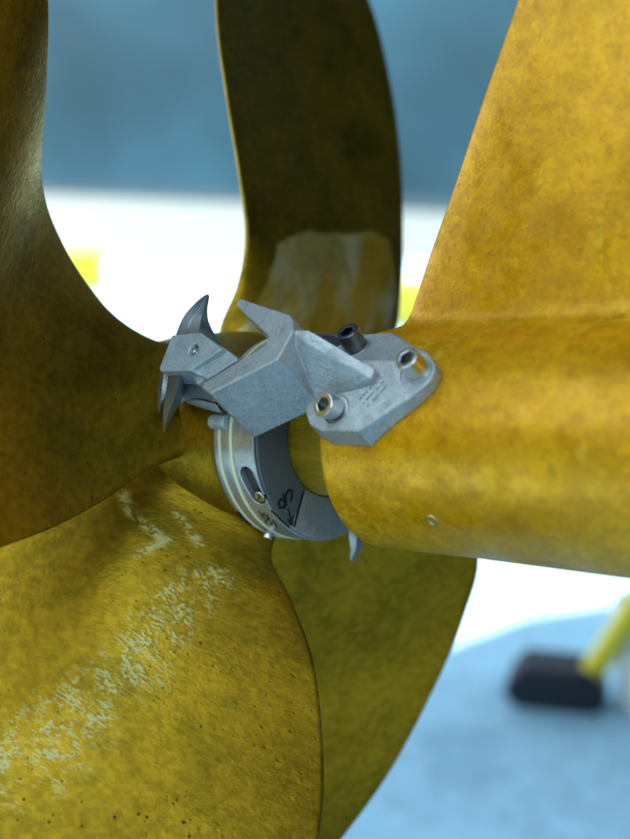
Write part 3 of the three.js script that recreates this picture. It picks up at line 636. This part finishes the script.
  { // tip of the opposite tooth, seen past the barrel's lower edge
    const g = []; const s = [[[348, 520], [366, 522]], [[349, 538], [364, 540]], [[351, 549], [361, 551]], [[350, 560], [353, 562]]].map(([a, b]) => [atDepth(a[0], a[1], 1372), atDepth((a[0] + b[0]) / 2, (a[1] + b[1]) / 2, 1364), atDepth(b[0], b[1], 1376), atDepth((a[0] + b[0]) / 2, (a[1] + b[1]) / 2, 1384)]);
    const pos = []; for (let i = 0; i + 1 < s.length; i++) for (let j = 0; j < 4; j++) { const q = (j + 1) % 4; pos.push(s[i][j], s[i][q], s[i + 1][j], s[i][q], s[i + 1][q], s[i + 1][j]); }
    for (const e of [s[0], s[3]]) pos.push(e[0], e[1], e[2], e[0], e[2], e[3]);
    const geo = new THREE.BufferGeometry().setFromPoints(pos); geo.setAttribute('uv', new THREE.Float32BufferAttribute(pos.flatMap((p) => [p.x / 200, p.y / 200]), 2)); geo.scale(U, U, U); geo.computeVertexNormals();
    part('tooth', geo, M.cast, t);
  }
}

// ---------------------------------------------------------------- background, far out of focus
{
  // moored-ashore hull across the yard: rounded blue side standing on the ground
  const a = onGround(-40, 181), b = onGround(700, 210), along = b.clone().sub(a); const L = along.length() * 3.2; along.normalize(); const mid = a.clone().add(b).multiplyScalar(0.5);
  const back = V3(0, 1, 0).cross(along).normalize(); if (back.z > 0) back.negate();
  const prof = [[0, 0], [0.05, 0.3], [0.0, 0.9], [-0.12, 1.7], [-0.2, 2.8], [-0.2, 5.5]], pos = [], idx = [], uv = [], N = 40;
  for (let i = 0; i <= N; i++) for (const [o, y] of prof) { const p = mid.clone().addScaledVector(along, (i / N - 0.5) * L).addScaledVector(back, o + 1.6 * Math.pow(Math.abs(i / N - 0.5) * 2, 3)); pos.push(p.x, y, p.z); uv.push(i / N * 3, y / 8); }
  const Q = prof.length; for (let i = 0; i < N; i++) for (let j = 0; j + 1 < Q; j++) { const k = i * Q + j; idx.push(k, k + 1, k + Q, k + 1, k + Q + 1, k + Q); }
  const g = new THREE.BufferGeometry(); g.setAttribute('position', new THREE.Float32BufferAttribute(pos, 3)); g.setAttribute('uv', new THREE.Float32BufferAttribute(uv, 2)); g.setIndex(idx); g.computeVertexNormals();
  const map = dataTex(512, 256, (u, v, o) => { const n = fbm(u * 6, v * 4, 12, 4, 301), k = 0.8 + 0.5 * (n - 0.5); o[0] = 0.27 * k; o[1] = 0.45 * k; o[2] = 0.51 * k; }, true);
  const t = thing('moored_hull', 'long blue boat hull standing across the yard behind the propeller', 'boat');
  part('hull_side', g, std({ map, roughness: 0.7, side: THREE.DoubleSide }), t);
}
function roundedBlock(w, h, d, r) {
  const s = new THREE.Shape(); s.moveTo(-w / 2 + r, 0); s.lineTo(w / 2 - r, 0); s.lineTo(w / 2, r); s.lineTo(w / 2 - r * 0.6, h - r); s.lineTo(w / 2 - r * 1.6, h); s.lineTo(-w / 2 + r * 1.6, h); s.lineTo(-w / 2 + r * 0.6, h - r); s.lineTo(-w / 2, r);
  const g = new THREE.ExtrudeGeometry(s, { depth: d, bevelEnabled: true, bevelSize: r * 0.4, bevelThickness: r * 0.4, bevelSegments: 2 }); g.translate(0, r * 0.4, -d / 2); return g;
}
function block(name, px, py, w, h, d, mat, label, cat) { const p = onGround(px, py); const m = named(shade(new THREE.Mesh(roundedBlock(w, h, d, Math.min(w, h) * 0.12), mat)), name); m.position.copy(p); m.rotation.y = 0.3; m.userData = { label, category: cat }; scene.add(m); return m; }
const yellowPaint = std({ color: new THREE.Color(0.72, 0.52, 0.02), roughness: 0.5 });
const whitePaint = std({ color: new THREE.Color(0.8, 0.82, 0.82), roughness: 0.6 });
block('yellow_block', 84, 288, 0.24, 0.24, 0.3, yellowPaint, 'yellow block beside pale bags behind the dark blade', 'block');
block('yellow_block', 405, 322, 0.34, 0.20, 0.3, yellowPaint, 'yellow block between upright blade and strut arm', 'block');

// supports at the right: dark timber, yellow prop leg, white bucket
{
  const p = onGround(556, 700);
  const t = thing('timber_block', 'dark timber block on the ground under the barrel', 'timber');
  const g = roundedBlock(0.165, 0.062, 0.09, 0.018), m = part('timber', g, std({ color: new THREE.Color(0.012, 0.018, 0.026), roughness: 0.8 }), t);
  t.position.copy(p); t.rotation.y = -0.25; m.rotation.y = 0;
}
{
  const a = onGround(579, 702, 0.0), b = onGround(652, 588, 0.0), far = a.clone().lerp(b, 1);
  const top = (() => { const r = V3(650 - CX, CY - 590, -FOCAL).normalize().transformDirection(camera.matrixWorld); return camera.position.clone().addScaledVector(r, a.clone().sub(camera.position).length() * 0.93); })();
  const t = thing('support_leg', 'yellow steel support leg slanting up from dark timber block', 'support');
  const dir = top.clone().sub(a), end = a.clone().addScaledVector(dir, 3.2);
  a.y += 0.02;
  const g = new THREE.TubeGeometry(new THREE.LineCurve3(a, end), 2, 0.022, 20, false);
  part('leg', g, std({ color: new THREE.Color(0.75, 0.56, 0.02), roughness: 0.45 }), t);
  const f = new THREE.CylinderGeometry(0.022, 0.026, 0.02, 24); f.translate(a.x, 0.011, a.z); part('foot', f, M.darkGrey, t);
}
{
  const p = onGround(662, 706); const t = thing('bucket', 'white round bucket beside the yellow support leg', 'bucket'); t.position.copy(p);
  const g = new THREE.LatheGeometry([[0.001, 0], [0.075, 0], [0.08, 0.008], [0.09, 0.17], [0.096, 0.175], [0.096, 0.19], [0.088, 0.19], [0.072, 0.012], [0.001, 0.012]].map(([a, b]) => new THREE.Vector2(a, b)), 40);
  part('pail', g, whitePaint, t);
}
renderer.render(scene, camera);
